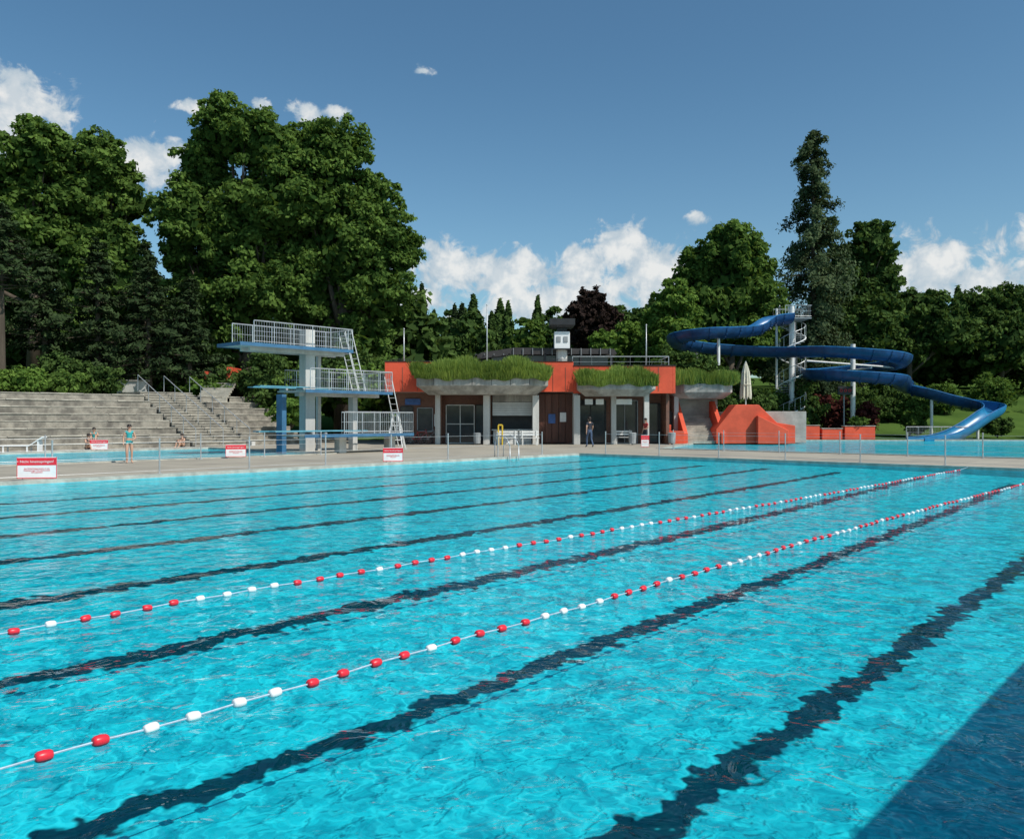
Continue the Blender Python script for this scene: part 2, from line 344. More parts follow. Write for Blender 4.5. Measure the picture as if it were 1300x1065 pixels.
b.bb(22.6,27.9,Q-1.3,Q+1.1,2.97,3.05,'conc_light'); b.bb(22.6,27.9,Q-1.33,Q-1.3,2.93,3.08,'bluep'); b.bb(23,27.9,Q-.2,Q+.2,2.79,2.97,'conc_light')
b.bb(21.2,27.6,Q-3.3,Q-1.5,.87,.95,'conc_light'); b.bb(21.2,27.6,Q-3.33,Q-3.3,.83,.98,'bluep'); 
b.bb(23.6,24.0,Q-2.6,Q-2.2,0,.87,'conc_light'); b.bb(26.6,27.0,Q-2.6,Q-2.2,0,.87,'conc_light')
b.done('platforms',tw,R48)
b=B(); b.bb(20.3,25.2,Q-1.15,Q-.65,3.16,3.20,'boardblue'); b.bb(20.8,25.2,Q+.3,Q+.8,3.16,3.20,'boardblue'); b.bb(19.6,24.5,Q-2.2,Q-1.7,1.1,1.14,'boardblue'); b.bb(19.8,24.8,Q-3.2,Q-2.7,1.1,1.14,'boardblue')
for x,y,z in((22.6,Q-.9,3.05),(22.6,Q+.55,3.05),(22.4,Q-1.95,.95),(22.4,Q-2.95,.95)): b.cyl((x,y-.3,z+.06),(x,y+.3,z+.06),.06,'grey')
b.done('springboards',tw,R48)
def rail(b,pts,z,h=1.05,step=.13,m='metal'):
    for p,q in zip(pts[:-1],pts[1:]):
        p=Vector((*p,z));q=Vector((*q,z)); u=Vector((0,0,1)); n=max(1,int((q-p).length/step))
        b.cyl(p+u*h,q+u*h,.026,m,n=6); b.cyl(p+u*.12,q+u*.12,.014,m,n=5); b.cyl(p+u*h*.55,q+u*h*.55,.010,m,n=4)
        for i in range(n+1):
            r=p.lerp(q,i/n); b.cyl(r+u*.0,r+u*h,.006 if i%8 else .024,m,n=4)
b=B()
rail(b,[(20.1,Q-.95),(25.6,Q-.95)],5.1); rail(b,[(20.1,Q+.95),(25.6,Q+.95)],5.1); rail(b,[(25.6,Q-.95),(25.6,Q+.95)],5.1)
rail(b,[(22.9,Q-1.27),(27.9,Q-1.27),(27.9,Q+1.05),(23,Q+1.05)],3.05)
rail(b,[(23.4,Q-3.25),(27.6,Q-3.25),(27.6,Q-1.55),(24.5,Q-1.55)],.95)
b.done('railings',tw,R48)
b=B()
def lad(b,p,q,w,n=10,m='white',r=.025):
    p=Vector(p);q=Vector(q);w=Vector(w)
    b.cyl(p,q,r,m);b.cyl(p+w,q+w,r,m)
    for i in range(n): c=p.lerp(q,(i+.5)/n); b.cyl(c,c+w,.015,m,n=5)
lad(b,(26.4,Q-1.0,3.05),(25.5,Q-1.0,6.1),(0,.5,0)); lad(b,(26.8,Q+.1,3.05),(25.9,Q+.1,6.1),(0,.5,0))
lad(b,(28.9,Q-1.2,0.06),(27.9,Q-1.2,3.9),(0,.55,0),12)
b.done('ladders',tw,R48)
# ------------------------------------------------------------ terraces & stairs
te=empty('stone_terraces'); b=B(); c=B()
for i in range(8):
    q0=46+.85*i; z1=.4*(i+1)
    s0,s1=-8,23.2
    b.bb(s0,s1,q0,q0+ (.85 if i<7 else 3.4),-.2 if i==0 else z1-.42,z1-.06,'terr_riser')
    x=s0
    while x<s1-.1:
        w=min(random.choice((1.6,2.0,2.4)),s1-x); d=random.uniform(-.02,.02)
        c.bb(x+.01,x+w-.01,q0-.04+d,q0+.86 if i<7 else q0+3.4,z1-.06,z1+random.uniform(-.01,.01),'terrace'); x+=w
    b.bb(26.9,31,q0,q0+.85,-.2 if i==0 else z1-.42,z1-.06,'terr_riser'); c.bb(26.95,31,q0-.04,q0+.86,z1-.058,z1,'terrace')
b.done('risers',te,R48); c.done('seat_slabs',te,R48,bevel=.015)
st=empty('stone_staircase'); b=B()
for i in range(21):
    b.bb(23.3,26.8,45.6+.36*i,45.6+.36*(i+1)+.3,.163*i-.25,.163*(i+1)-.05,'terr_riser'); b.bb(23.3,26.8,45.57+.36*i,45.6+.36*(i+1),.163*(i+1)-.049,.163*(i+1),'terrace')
b.bb(23.3,26.8,53.2,56,3.0,3.42,'terrace')
b.bb(26.8,27.05,45.4,54,-.1,.3,'conc_light'); b.done('steps',st,R48)
b=B()
for a in(23.35,25.05,26.8):
    b.cyl((a,45.6,1.1),(a,53.2,4.5),.025,'metal')
    for i in range(6): b.cyl((a,45.6+i*1.52,.08+i*.68),(a,45.6+i*1.52,1.1+i*.68),.02,'metal')
b.done('handrails',st,R48)
b=B(); b.bb(-26.8,-24.9,56.2,56.6,2.0,4.25,'conc_light'); b.bb(-26.95,-24.75,56.1,56.7,4.25,4.33,'planter'); b.done('unseen_shadow_wall')
e=empty('red_steps'); b=B()
for i in range(6): b.bb(-21.2,-19.9,58+.3*i,60,3.0,4.3+.2*i,'red')
b.bb(-21.45,-21.2,57.8,60,3,5.0,'red'); b.bb(-19.9,-19.6,57.8,60,3,5.3,'red')
for i in range(7): b.bb(-21.2,-19.2,55.6+.3*i,58,2.6,3.1+.18*i,'terrace')
b.done('steps',e)
# ------------------------------------------------------------ leaves
def leafmesh(name,P,Nn,S,T,m,parent,asp=.62):
    n=len(P); Nn=Nn/np.maximum(1e-6,np.linalg.norm(Nn,axis=1,keepdims=True))
    r=rng.normal(size=(n,3)); U=np.cross(Nn,r); U/=np.maximum(1e-6,np.linalg.norm(U,axis=1,keepdims=True)); W=np.cross(Nn,U)
    S=S[:,None]; V=np.empty((n,4,3)); V[:,0]=P-U*S; V[:,1]=P-W*S*asp+U*S*.1; V[:,2]=P+U*S; V[:,3]=P+W*S*asp+U*S*.1
    return rawquads(name,V,T,m,parent)
def rawquads(name,V,T,m,parent):
    n=len(V); me=bpy.data.meshes.new(name); me.vertices.add(n*4); me.vertices.foreach_set('co',V.reshape(-1).astype(np.float32))
    me.loops.add(n*4); me.loops.foreach_set('vertex_index',np.arange(n*4,dtype=np.int32)); me.polygons.add(n)
    me.polygons.foreach_set('loop_start',np.arange(0,n*4,4,dtype=np.int32)); me.polygons.foreach_set('loop_total',np.full(n,4,dtype=np.int32))
    at=me.attributes.new('tint','FLOAT','FACE'); at.data.foreach_set('value',T.astype(np.float32)); me.materials.append(m); me.update(calc_edges=True)
    o=bpy.data.objects.new(name,me); COL.objects.link(o)
    if parent: o.parent=parent; o.matrix_parent_inverse=parent.matrix_world.inverted()
    return o
def rdir(n): d=rng.normal(size=(n,3)); return d/np.linalg.norm(d,axis=1,keepdims=True)
def crown(lobes,n,size,sub=60,inner=.2,sr=(.13,.27)):
    lobes=np.array(lobes,float); w=(lobes[:,3]*lobes[:,4]+lobes[:,3]*lobes[:,5]); w/=w.sum()
    Ps=[];Ns=[];Ss=[];Ts=[]
    for lb,ww in zip(lobes,w):
        k=int(n*ww); c=lb[:3]; r=lb[3:]; rm=r.mean()
        d=rdir(sub); d[:,2]=np.where(d[:,2]<-.6,-d[:,2],d[:,2]); sc=c+d*r*rng.uniform(.62,1.10,(sub,1)); rs=rm*rng.uniform(*sr,sub); ct=rng.uniform(0,1,sub)
        kk=int(k*(1-inner)); i=rng.integers(0,sub,kk); d2=rdir(kk)+d[i]*.4+np.array([0,0,.3]); d2/=np.linalg.norm(d2,axis=1,keepdims=True)
        flat=np.array([1,1,.7])
        Ps.append(sc[i]+d2*flat*(rs[i]*rng.uniform(.3,1.4,kk))[:,None]); Ns.append(d2*.6+np.array([.25,-.3,.5])*.5+rng.normal(size=(kk,3))*.6); Ss.append(size*rng.uniform(.6,1.25,kk)); Ts.append(ct[i]*.45+rng.uniform(0,.55,kk))
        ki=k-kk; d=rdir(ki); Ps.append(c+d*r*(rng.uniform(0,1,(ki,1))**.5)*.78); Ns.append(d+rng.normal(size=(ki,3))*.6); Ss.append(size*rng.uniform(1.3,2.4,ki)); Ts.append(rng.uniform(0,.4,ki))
    return map(np.concatenate,(Ps,Ns,Ss,Ts))
def tree(name,x,y,lobes,n,size,m,trunk=.45,sub=60,base=None,parent=None,sr=(.13,.27)):
    z0=h1(x,y) if base is None else base
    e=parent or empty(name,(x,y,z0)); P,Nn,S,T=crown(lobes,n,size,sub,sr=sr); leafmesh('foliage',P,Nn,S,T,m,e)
    b=B(); top=max(l[2] for l in lobes); mid=z0+(top-z0)*.5
    b.cyl((x,y,z0-.3),(x,y,z0+.6),trunk*1.5,'bark',trunk*1.05,n=10); b.cyl((x,y,z0+.6),(x+.2,y,mid),trunk*1.05,'bark',trunk*.65,n=10)
    for l in lobes:
        s=Vector((x+.1,y,z0+(mid-z0)*random.uniform(.45,.95))); m1=s.lerp(Vector(l[:3]),.55)+Vector((0,0,-.5)); b.cyl(s,m1,trunk*.45,'bark',trunk*.3,n=7); b.cyl(m1,Vector(l[:3])+Vector((0,0,l[5]*.3)),trunk*.3,'bark',trunk*.08,n=6)
        for k in range(4):
            dd=Vector(rdir(1)[0]); dd.z=abs(dd.z); b.cyl(m1,Vector(l[:3])+Vector((dd.x*l[3],dd.y*l[4],dd.z*l[5]))*.7,trunk*.15,'bark',.03,n=5)
    b.done('trunk_and_limbs',e,smooth=True); return e
def lb(sc,y,lst,ry=.9,dy=0):
    out=[]
    for px,py,r,*rest in lst:
        rz=rest[0] if rest else r
        out.append(((px-650)*sc,y+random.uniform(-1.5,1.5)+dy,1.65+(532.5-py)*sc,r*sc,r*sc*ry,rz*sc))
    return out
s65=.0618
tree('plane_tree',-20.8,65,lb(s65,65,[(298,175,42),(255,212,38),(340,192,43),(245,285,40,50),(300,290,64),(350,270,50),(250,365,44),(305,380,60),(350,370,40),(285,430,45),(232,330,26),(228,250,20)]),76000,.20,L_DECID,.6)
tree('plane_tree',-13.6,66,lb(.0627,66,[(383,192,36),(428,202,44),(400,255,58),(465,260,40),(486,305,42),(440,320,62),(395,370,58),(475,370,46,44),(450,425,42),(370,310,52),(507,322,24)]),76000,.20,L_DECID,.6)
tree('maple_tree',-37,64,lb(.0608,64,[(45,200,42),(15,240,38),(80,245,42),(30,300,55),(-20,260,50),(-40,330,60),(60,190,28)]),36000,.22,L_DECID,.5)
tree('maple_tree',-32,66,lb(.0627,66,[(125,210,38),(150,250,34),(110,280,45),(150,320,36),(95,340,45),(165,370,40),(125,400,50)]),36000,.22,L_DECID,.5)
def pine(name,x,y,top,R,n,m=L_PINE,crownlow=.25,size=.16,trunk=.28,lev=34,droop=.1,irr=.5,pw=.75,bz=.13,parent=None):
    z0=h1(x,y); hh=top-z0; e=parent or empty(name,(x,y,z0)); b=B()
    b.cyl((x,y,z0-.3),(x,y,z0+hh*.5),trunk,'bark',trunk*.6,n=8); b.cyl((x,y,z0+hh*.5),(x,y,top),trunk*.6,'bark',.03,n=7)
    P=[];T=[]; per=n//lev
    for i in range(lev):
        t=crownlow+(1-crownlow)*((i+random.random())/lev); s=(t-crownlow)/(1-crownlow)
        prof=(1-s)**pw*min(1,(s+.12)*4) ; Lr=R*prof*random.uniform(1-irr,1.15)+.25; an=random.uniform(0,6.283)
        for kq in range(3):
            z=z0+hh*min(.995,t+random.uniform(-.02,.02)); an+=2.09+random.uniform(-.7,.7); L2=Lr*random.uniform(.6,1.15); up=random.uniform(-.05,.35)-droop; tt=random.uniform(0,.5)
            b.cyl((x,y,z),(x+math.cos(an)*L2,y+math.sin(an)*L2,z+L2*(up-droop)),.04+.015*L2,'bark',.02,n=4)
            k=int(per/3*(.4+L2/R)); u=rng.uniform(.1,1.05,k)**.8; off=rng.normal(size=(k,3))*np.array([.26,.26,bz])*(L2*.30+.4)*.75
            pp=np.stack([x+math.cos(an)*L2*u,y+math.sin(an)*L2*u,z+L2*up*u-droop*u*u*L2],1)+off; pp[:,2]+=.05
            P.append(pp); T.append(rng.uniform(0,.5,k)+tt)
    P=np.concatenate(P);T=np.concatenate(T); c=np.array([x,y,0]); Nn=P-c; Nn[:,2]=1.5; Nn/=np.linalg.norm(Nn,axis=1,keepdims=True)
    leafmesh('foliage',P,Nn+rng.normal(size=P.shape)*.55,size*rng.uniform(.6,1.4,len(P)),T,m,e,.45); b.done('trunk_and_limbs',e); return e
for x,y,top,R in ((-28,56,13.8,3.0),(-25,57,12.8,2.8),(-31,55,13.0,3.0),(-34.5,53,12.0,2.8),(-22.6,58,11.5,2.3),(-26.5,60,14.3,3.0)):
    pine('pine_tree',x,y,top,R,9000,crownlow=.12 if x>-30 else .3)
pine('pine_tree',-29.9,48.5,14.2,2.8,5000,crownlow=.55)
tree('ash_tree',21,80,lb(.076,80,[(925,322,34),(895,338,30),(955,340,32),(880,368,28),(925,370,45),(965,385,30),(900,410,40),(940,425,42)]),34000,.25,L_DECID,.45)
pine('larch_tree',30.5,84,30.8,6.2,46000,L_LARCH,.08,.19,.4,56,.20,.5,.60,.34)
pine('spruce_tree',34.0,88,23,3.8,9000,L_DARK,.1,.22,.3,34,.15,.5,.7,.25)
tree('ash_tree',37,88,lb(.0836,88,[(1100,312,28),(1080,338,26),(1120,332,22),(1075,370,34),(1110,375,34),(1090,420,45)]),22000,.27,L_DARK,.4)
tree('willow_tree',16,76,lb(.0722,76,[(855,382,24),(872,403,26),(838,410,22),(858,435,30)]),14000,.19,L_BRIGHT,.25)
tree('copper_beech',8.3,86,lb(.0817,86,[(752,385,20),(735,405,19),(768,405,20),(750,425,30)]),11000,.25,L_COPPER,.3)
tree('ash_tree',44,92,lb(.0875,92,[(1150,402,30),(1180,398,28),(1200,425,34),(1160,440,36),(1125,440,30)]),18000,.27,L_DARK,.35)
tree('ash_tree',56,95,lb(.0903,95,[(1240,398,28),(1275,392,28),(1215,430,30),(1260,440,42),(1300,402,32),(1330,430,40)]),18000,.27,L_DARK,.35)
tree('maple_tree',11,80,lb(.076,80,[(800,430,22),(770,440,20),(825,445,20)]),7000,.22,L_BRIGHT,.2)
fo=empty('distant_forest'); tmpl=[]
for k in range(3):
    r=4.2; lobes=[(0,0,8.5,r*.8,r*.8,3.2),(1.6,.5,6.2,r*.75,r*.7,3),(-1.7,-.4,6,r*.75,r*.75,3),(.3,-1,4,r*.9,r*.9,2.6)]
    P,Nn,S,T=crown(lobes,3600,.40,20); tmpl.append(leafmesh('forest_crown',P,Nn,S,T,(L_DARK,L_DECID,L_DARK)[k],fo))
def cone(n=3000,hh=14,R=2.8):
    t=rng.uniform(.05,1,n)**.8; a=rng.uniform(0,6.283,n); rr=R*(1-t)**.85*(.65+.3*np.sin(t*45+a)+.3*np.sin(a*5+t*9))+.1
    P=np.stack([np.cos(a)*rr,np.sin(a)*rr,t*hh+rng.normal(size=n)*.25],1); Nn=np.stack([np.cos(a),np.sin(a),np.full(n,.8)],1)+rng.normal(size=(n,3))*.4
    return P,Nn,.34*rng.uniform(.6,1.4,n),rng.uniform(0,.8,n)
P,Nn,S,T=cone(); tmpl.append(leafmesh('forest_spruce',P,Nn,S,T,L_DARK,fo)); P,Nn,S,T=cone(3000,15,2.4); tmpl.append(leafmesh('forest_spruce',P,Nn,S,T,L_PINE,fo))
def inst(x,y,s,k,zz=None):
    o=bpy.data.objects.new('forest_tree',tmpl[k].data); COL.objects.link(o); o.location=(x,y,(h1(x,y) if zz is None else zz)-.6); o.scale=(s*random.uniform(.85,1.15),)*2+(s,); o.rotation_euler=(0,0,random.uniform(0,6.28)); o.parent=fo
for o,p in zip(tmpl,[(-6,112),(8,120),(60,118),(20,118),(75,112)]): o.location=(p[0],p[1],h1(*p)-.5)
for row,(yy,sc,cnt) in enumerate(((118,.98,32),(136,1.15,36),(158,1.42,42))):
    for i in range(cnt):
        x=-.7*yy+1.5*yy*(i+random.uniform(.1,.9))/cnt; inst(x,yy+random.uniform(-5,5),sc*random.uniform(.85,1.05),random.choice((0,1,2,0,3,4,3)))
for i in range(20): x=36+i*2.6+random.uniform(-1,1); inst(x,random.uniform(98,108),random.uniform(.8,1.05),random.choice((0,3,2,0,1)))
for i in range(14): x=-50+i*3.1+random.uniform(-1,1); inst(x,random.uniform(72,80),random.uniform(.85,1.3),random.choice((0,2,4)))
def bush(name,x,y,rx,rz,m,n=2600,size=.13,z=None,ry=None):
    z0=h1(x,y) if z is None else z; ry=ry or rx*.8; e=empty(name,(x,y,z0))
    lobes=[(x+random.uniform(-.45,.45)*rx,y+random.uniform(-.3,.3)*ry,z0+rz*random.uniform(.35,.6),rx*.62,ry*.62,rz*.5) for _ in range(4)]
    P,Nn,S,T=crown(lobes,n,size,16,sr=(.2,.36)); leafmesh('foliage',P,Nn,S,T,m,e)
    b=B()
    for l in lobes: b.cyl((x,y,z0-.1),l[:3],.05,'bark',.02,n=5)
    b.done('stems',e)
for i,(a,q,rx,rz,m) in enumerate(((17,54.5,2.4,1.4,L_BRIGHT),(19.8,54.8,2.0,1.3,L_DECID),(14.4,54.5,2.2,1.7,L_BRIGHT),(22,56.5,2,1.8,L_DARK),(27.8,57.5,2.2,2.6,L_DECID),(30.0,54,2.2,2.4,L_DARK),(31.5,52,2.2,2.6,L_DECID),(20,58,2.6,2.4,L_DARK),(12,55,2.5,2,L_DARK),(28.5,54.5,1.6,1.3,L_BRIGHT))):
    v=L(a,q); bush('bush',v.x,v.y,rx,rz,m,3600)
for x,y,rx,rz,m,z in ((-13.5,57,2.2,3.2,L_DECID,2.2),(-10.6,57,1.8,3.0,L_BRIGHT,2.2),(-16.5,58,2.4,3.6,L_DARK,2.4),(-12.5,61,3,4.2,L_DARK,2.4),(-10,62,2.5,4,L_DECID,2.2),(-17.3,60,2.2,3,L_DECID,3),(-14,52.6,1.4,1.7,L_BRIGHT,1.2),
    (24.5,71,2.6,4.4,L_DARK,.1),(27.5,73,2.2,3.4,L_RED,.2),(29.5,70,1.4,2.6,L_RED,.1),(31.5,76,2.6,3.6,L_DARK,.5),(34.5,72,1.6,3.0,L_DECID,.2),(21.5,72,2.4,4.4,L_DECID,.1),(19.2,74,2.6,5,L_DARK,.2),(37,80,2,3,L_DARK,None),(44,84,2.4,3.2,L_DECID,None),(41,70,1.5,1.6,L_DARK,.2),(46,71,1.6,1.8,L_DECID,.3),(16.4,66,1.6,4.6,L_DARK,.1),(18,60.5,1.2,1.6,L_DARK,2.0),
    (40,88,3,3.5,L_DARK,None),(50,86,3,3.6,L_DECID,None),(57,84,3,4,L_DARK,None),(33,80,2.5,3.6,L_DECID,None),(-4,78,3,5,L_DECID,None),(0,80,3,5,L_DARK,None),(-8,80,3,6,L_DARK,None)):
    bush('bush',x,y,rx,rz,m,3600,.15,z)
# ------------------------------------------------------------ service building
bd=empty('pool_service_building',(1,56,0))
b=B(); b.bb(-7.6,-4.6,54.4,66,0.06,3.4,'brick'); b.bb(-4.6,9.9,54.9,66,.06,3.4,'brick'); b.bb(9.9,10.1,53.2,66,.06,3.4,'brick'); b.done('brick_walls',bd)
b=B(); b.bb(-7.9,10.2,52.8,67,3.4,3.62,'planter'); b.bb(-7.8,10.1,52.9,66.8,3.62,5.0,'concrete'); b.done('roof_slab',bd)
b=B(); b.bb(-7.9,3.9,52.62,52.8,3.40,5.32,'red'); b.bb(3.9,10.2,52.62,52.8,3.30,5.05,'red'); b.bb(-8.08,-7.9,52.62,67,3.40,5.32,'red'); b.bb(10.2,10.38,52.62,67,3.30,5.05,'red')
b.done('red_fascia',bd,bevel=.02)
b=B(); b.bb(-8.12,3.9,52.58,52.84,5.322,5.37,'dark'); b.bb(3.9,10.42,52.58,52.84,5.052,5.10,'dark')
for x in(-6.95,-6.0,2.6,3.4,4.3,9.3): b.bb(x-.012,x+.012,52.6,52.62,3.45,4.96,'brick')
b.done('fascia_trim',bd)
def planter(b,x0,x1,yb,yf,z0,z1,ch=1.2,ins=.5,m='planter'):
    def loop(x0,x1,yf,z): return [(x0,yb,z),(x0,yf+ch*.8,z),(x0+ch,yf,z),(x1-ch,yf,z),(x1,yf+ch*.8,z),(x1,yb,z)]
    zm=z0+(z1-z0)*.42
    b.loft([loop(x0+ins*1.4,x1-ins*1.4,yf+ins*1.2,z0),loop(x0,x1,yf,zm),loop(x0,x1,yf,z1)],m)
b=B(); planter(b,-5.95,2.25,52.6,50.6,3.2,4.45); planter(b,4.1,8.95,52.6,50.9,3.1,4.1,.9,.4); b.done('concrete_planters',bd,bevel=.03)
b=B()
for x0,x1,yf in((-5.95,2.25,50.6),(4.1,8.95,50.9)):
    k=int((x1-x0)/1.1)
    for i in range(1,k): x=x0+(x1-x0)*i/k; b.bb(x-.015,x+.015,yf-.006,yf,3.75,4.4 if x0<0 else 4.05,'dark')
b.done('planter_joints',bd)
def grasspatch(name,parent,x0,x1,y0,y1,z,n,hmin,hmax,m=L_GRASS,over=.3,bulge=.5):
    x=rng.uniform(x0-over*.3,x1+over*.3,n); y=rng.uniform(y0-over*.5,y1,n); u=(x-x0)/(x1-x0); bz=z+bulge*np.clip(np.sin(np.pi*np.clip(u,0,1)),0,1)**.5*.6*(np.clip((y-y0)/.8,0,1))+.06*np.sin(x*2.1)+.05*np.sin(x*5.3+y*2)
    hgt=rng.uniform(hmin,hmax,n)*(1+.22*np.sin(x*1.7+1)+.15*np.sin(x*4.1)); le=rng.normal(size=(n,2))*.3; le[:,1]-=.25*(y<y0+.4)
    V=np.empty((n,4,3)); w=rng.uniform(.018,.04,n); an=rng.uniform(-.7,.7,n)
    dx=np.cos(an)*w; dy=np.sin(an)*w
    V[:,0]=np.stack([x-dx,y-dy,bz-.1],1);V[:,1]=np.stack([x+dx,y+dy,bz-.1],1)
    V[:,2]=np.stack([x+le[:,0]*hgt+dx*.2,y+le[:,1]*hgt*1.3+dy*.2,bz+hgt],1);V[:,3]=np.stack([x+le[:,0]*hgt*1.02-dx*.2,y+le[:,1]*hgt*1.3-dy*.2,bz+hgt*.98],1)
    T=np.clip(.25+.4*(np.sin(x*1.3)*.5+.5)+rng.uniform(-.35,.35,n),0,1)
    rawquads(name,V,T,m,parent)
grasspatch('roof_grass',bd,-6.0,2.3,50.7,54.5,4.45,24000,.25,.75)
grasspatch('roof_grass',bd,4.2,8.9,51,54,4.1,11000,.2,.6)
grasspatch('roof_grass',bd,-5.9,2.2,50.5,50.75,4.2,6000,.15,.5,over=.1,bulge=0)
grasspatch('roof_grass',bd,4.1,8.9,50.8,51.05,3.85,3500,.15,.45,over=.1,bulge=0)
b=B()
for x in(-4.75,-1.55,1.45,4.05,6.5,8.6): b.bb(x-.16,x+.16,52.9,53.25,.06,3.3,'conc_light')
for x in(-1.62,1.5,4.1): b.bb(x-.2,x+.2,52.3,52.7,.06,3.18,'conc_light')
b.done('columns',bd,bevel=.02)
b=B(); g2=B(); W=54.9
def window(x0,x1,z0,z1,y,nx=1,nz=1,fm='white'):
    g2.bb(x0,x1,y-.05,y-.03,z0,z1,'glass'); t=.06
    for i in range(nx+1): x=x0+(x1-x0)*i/nx; b.bb(x-t/2,x+t/2,y-.11,y-.052,z0,z1,fm)
    for i in range(nz+1): z=z0+(z1-z0)*i/nz; b.bb(x0+.035,x1-.035,y-.10,y-.053,z-t/2,z+t/2,fm)
window(-4.35,-2.5,.1,2.6,W,2,2); window(-2.4,-1.7,.1,2.6,W,1,2,'dark'); window(4.2,6.2,.1,2.9,W,2,2,'dark'); window(6.6,8.3,.1,2.9,W,2,1,'grey'); window(8.7,9.8,.1,2.7,W,1,1,'dark')
window(-7.3,-6.5,.1,2.5,54.4,1,1,'dark'); window(-6.2,-5.2,.9,2.4,54.4,1,1,'grey'); window(2.9,3.5,.1,2.4,W,1,1,'dark')
b.done('window_frames',bd); g2.done('glazing',bd)
b=B(); b.bb(-1.25,1.3,53.3,53.6,1.9,2.75,'shutter'); b.bb(-1.25,1.3,53.3,53.7,2.78,3.38,'planter'); b.bb(-1.2,1.25,53.25,53.65,.07,.95,'white'); b.bb(-1.3,1.35,52.95,53.7,.96,1.02,'metal')
for i in range(7): b.bb(-1.25,1.3,53.285,53.3,1.95+i*.11,1.975+i*.11,'grey')
b.bb(-1.3,1.35,54.1,54.3,.06,3.3,'dark'); b.done('kiosk_counter',bd)
b=B()
for i in range(5): b.bb(1.72+.44*i,2.12+.44*i,53.6,53.66,.15,3.3,'brown')
b.bb(2.35,2.8,53.54,53.59,1.4,2.0,'poster'); b.bb(3.1,3.5,53.54,53.59,1.5,2.1,'white'); b.bb(-5.1,-4.95,54.3,54.38,1.2,2.0,'white'); b.bb(-7.0,-6.0,54.25,54.3,2.6,3.0,'poster'); b.done('timber_panels',bd)
b=B()
for x in(4.9,5.6,6.9,7.4): b.bb(x-.25,x+.25,52.85,52.9,2.6,2.95,'white'); b.bb(x-.01,x+.01,52.86,52.89,2.95,3.1,'dark')
b.done('hanging_signs',bd)
b=B(); b.exy([(-3.2,5.95),(-2.2,6.5),(.2,6.85),(7.4,6.75),(7.6,6.4),(0,6.35)],60,66,'solar')
for i in range(14): x=-2+i*.7; b.bb(x-.02,x+.02,59.9,60,6.3,6.8 if x>0 else 6.4,'grey')
b.bb(-1.5,7,60.5,65.5,4.9,6.3,'glass')
for x in(-2.6,-.2,2.4,5,7.2): b.bb(x-.08,x+.08,60,60.2,4.9,6.4,'dark')
b.done('upper_roof',bd)
for x0,x1 in((-7.8,-6.5),(2.4,4.0)):
    b=B(); rail(b,[(x0,53.2),(x1,53.2)],5.0,.5,.5,'dark'); b.done('roof_rail',bd)
b=B(); rail(b,[(3.9,53.4),(10.1,53.4),(10.1,60)],4.95,.75,1.2,'metal'); b.done('roof_rail',bd)
b=B()
b.cyl((3.6,60,4.9),(3.6,60,6.7),.4,'conc_light',n=8); b.bb(3.05,4.15,59.45,60.55,6.75,7.95,'whitep'); b.bb(2.95,4.25,59.35,60.65,6.66,6.74,'dark'); b.bb(3.25,3.95,59.6,60.4,7.95,8.3,'dark')
b.loft([[(3.6+sx*.7,60+sy*.7,8.25) for sx,sy in((-1,-1),(1,-1),(1,1),(-1,1))],[(3.6+sx*.9,60+sy*.9,8.4) for sx,sy in((-1,-1),(1,-1),(1,1),(-1,1))],[(3.6+sx*.9,60+sy*.9,8.85) for sx,sy in((-1,-1),(1,-1),(1,1),(-1,1))]],'dark')
b.bb(3.2,3.5,59.40,59.45,7.2,7.6,'grey'); b.bb(3.7,4.0,59.40,59.45,7.2,7.6,'grey')
b.cyl((3.2,59.6,8.85),(3.2,59.6,9.4),.02,'metal')
b.done('roof_vent_turret',bd,bevel=.03)
def pole(x,y,z0,z1,name='flag_pole'):
    b=B(); b.cyl((x,y,z0),(x,y,z1),.055,'metal',.03); b.prof((x,y,z1),(0,0,1),[(0,.03),(.05,.06),(.1,.04),(.12,.01)],'metal',8); b.prof((x,y,z0),(0,0,1),[(0,.12),(.06,.12),(.07,.05)],'metal',8); b.done(name,smooth=True)
pole(-7.3,56,5,7.7); pole(-1.75,58,5,9.6); pole(9.4,58,4.9,8.2); pole(25.6,75,.2,10.5,'lamp_post')
e=empty('terrace_stairway',(13,56,0)); b=B(); planter(b,10.7,14.9,57.6,55.4,3.05,4.05,.8,.35); b.done('concrete_planter',e,bevel=.03)
b=B(); b.bb(10.9,14.3,57.7,60,.06,3.3,'concrete'); b.bb(10.45,11.2,56.6,57.6,0.06,2.2,'dark'); b.bb(11.0,11.3,56.2,57.5,.06,3.2,'conc_light'); b.done('support_wall',e)
b=B()
for i in range(13): b.bb(11.55,13.7,54.6+.3*i,58.6,.06+.17*i,.06+.17*(i+1),'terrace')
b.done('steps',e)
b=B()
for x in((11.25,11.53),(13.72,14.0)): b.loft([[(X_,54.3,.06),(X_,58.6,.06),(X_,58.6,2.9),(X_,57.2,2.9),(X_,54.3,.75)] for X_ in x],'red')
b.bb(9.9,11.24,54.1,54.5,.06,.9,'red'); b.bb(8.9,10.6,55.2,55.6,.06,1.3,'red')
b.done('side_walls',e,bevel=.02)
b=B(); b.exy([(13.4,.06),(13.4,1.0),(14.7,2.62),(16.2,2.62),(17.4,1.45),(18.6,1.25),(18.6,.06)],54.4,56.2,'red'); b.exy([(16.0,.06),(16.0,1.9),(18.0,.95),(18.0,.06)],53.9,54.38,'red'); b.bb(15.2,20,56.3,64,.06,2.2,'concrete')
b.done('red_ramp_wall',e,bevel=.03)
grasspatch('planter_grass',e,10.7,15.0,55.4,57.4,4.1,9000,.25,.75,L_GRASS)
bush('bush',13.2,57.5,2.0,1.9,L_DARK,3000,.13,4.0); bush('bush',11.2,58,1.6,2.6,L_DARK,3000,.13,3.8)
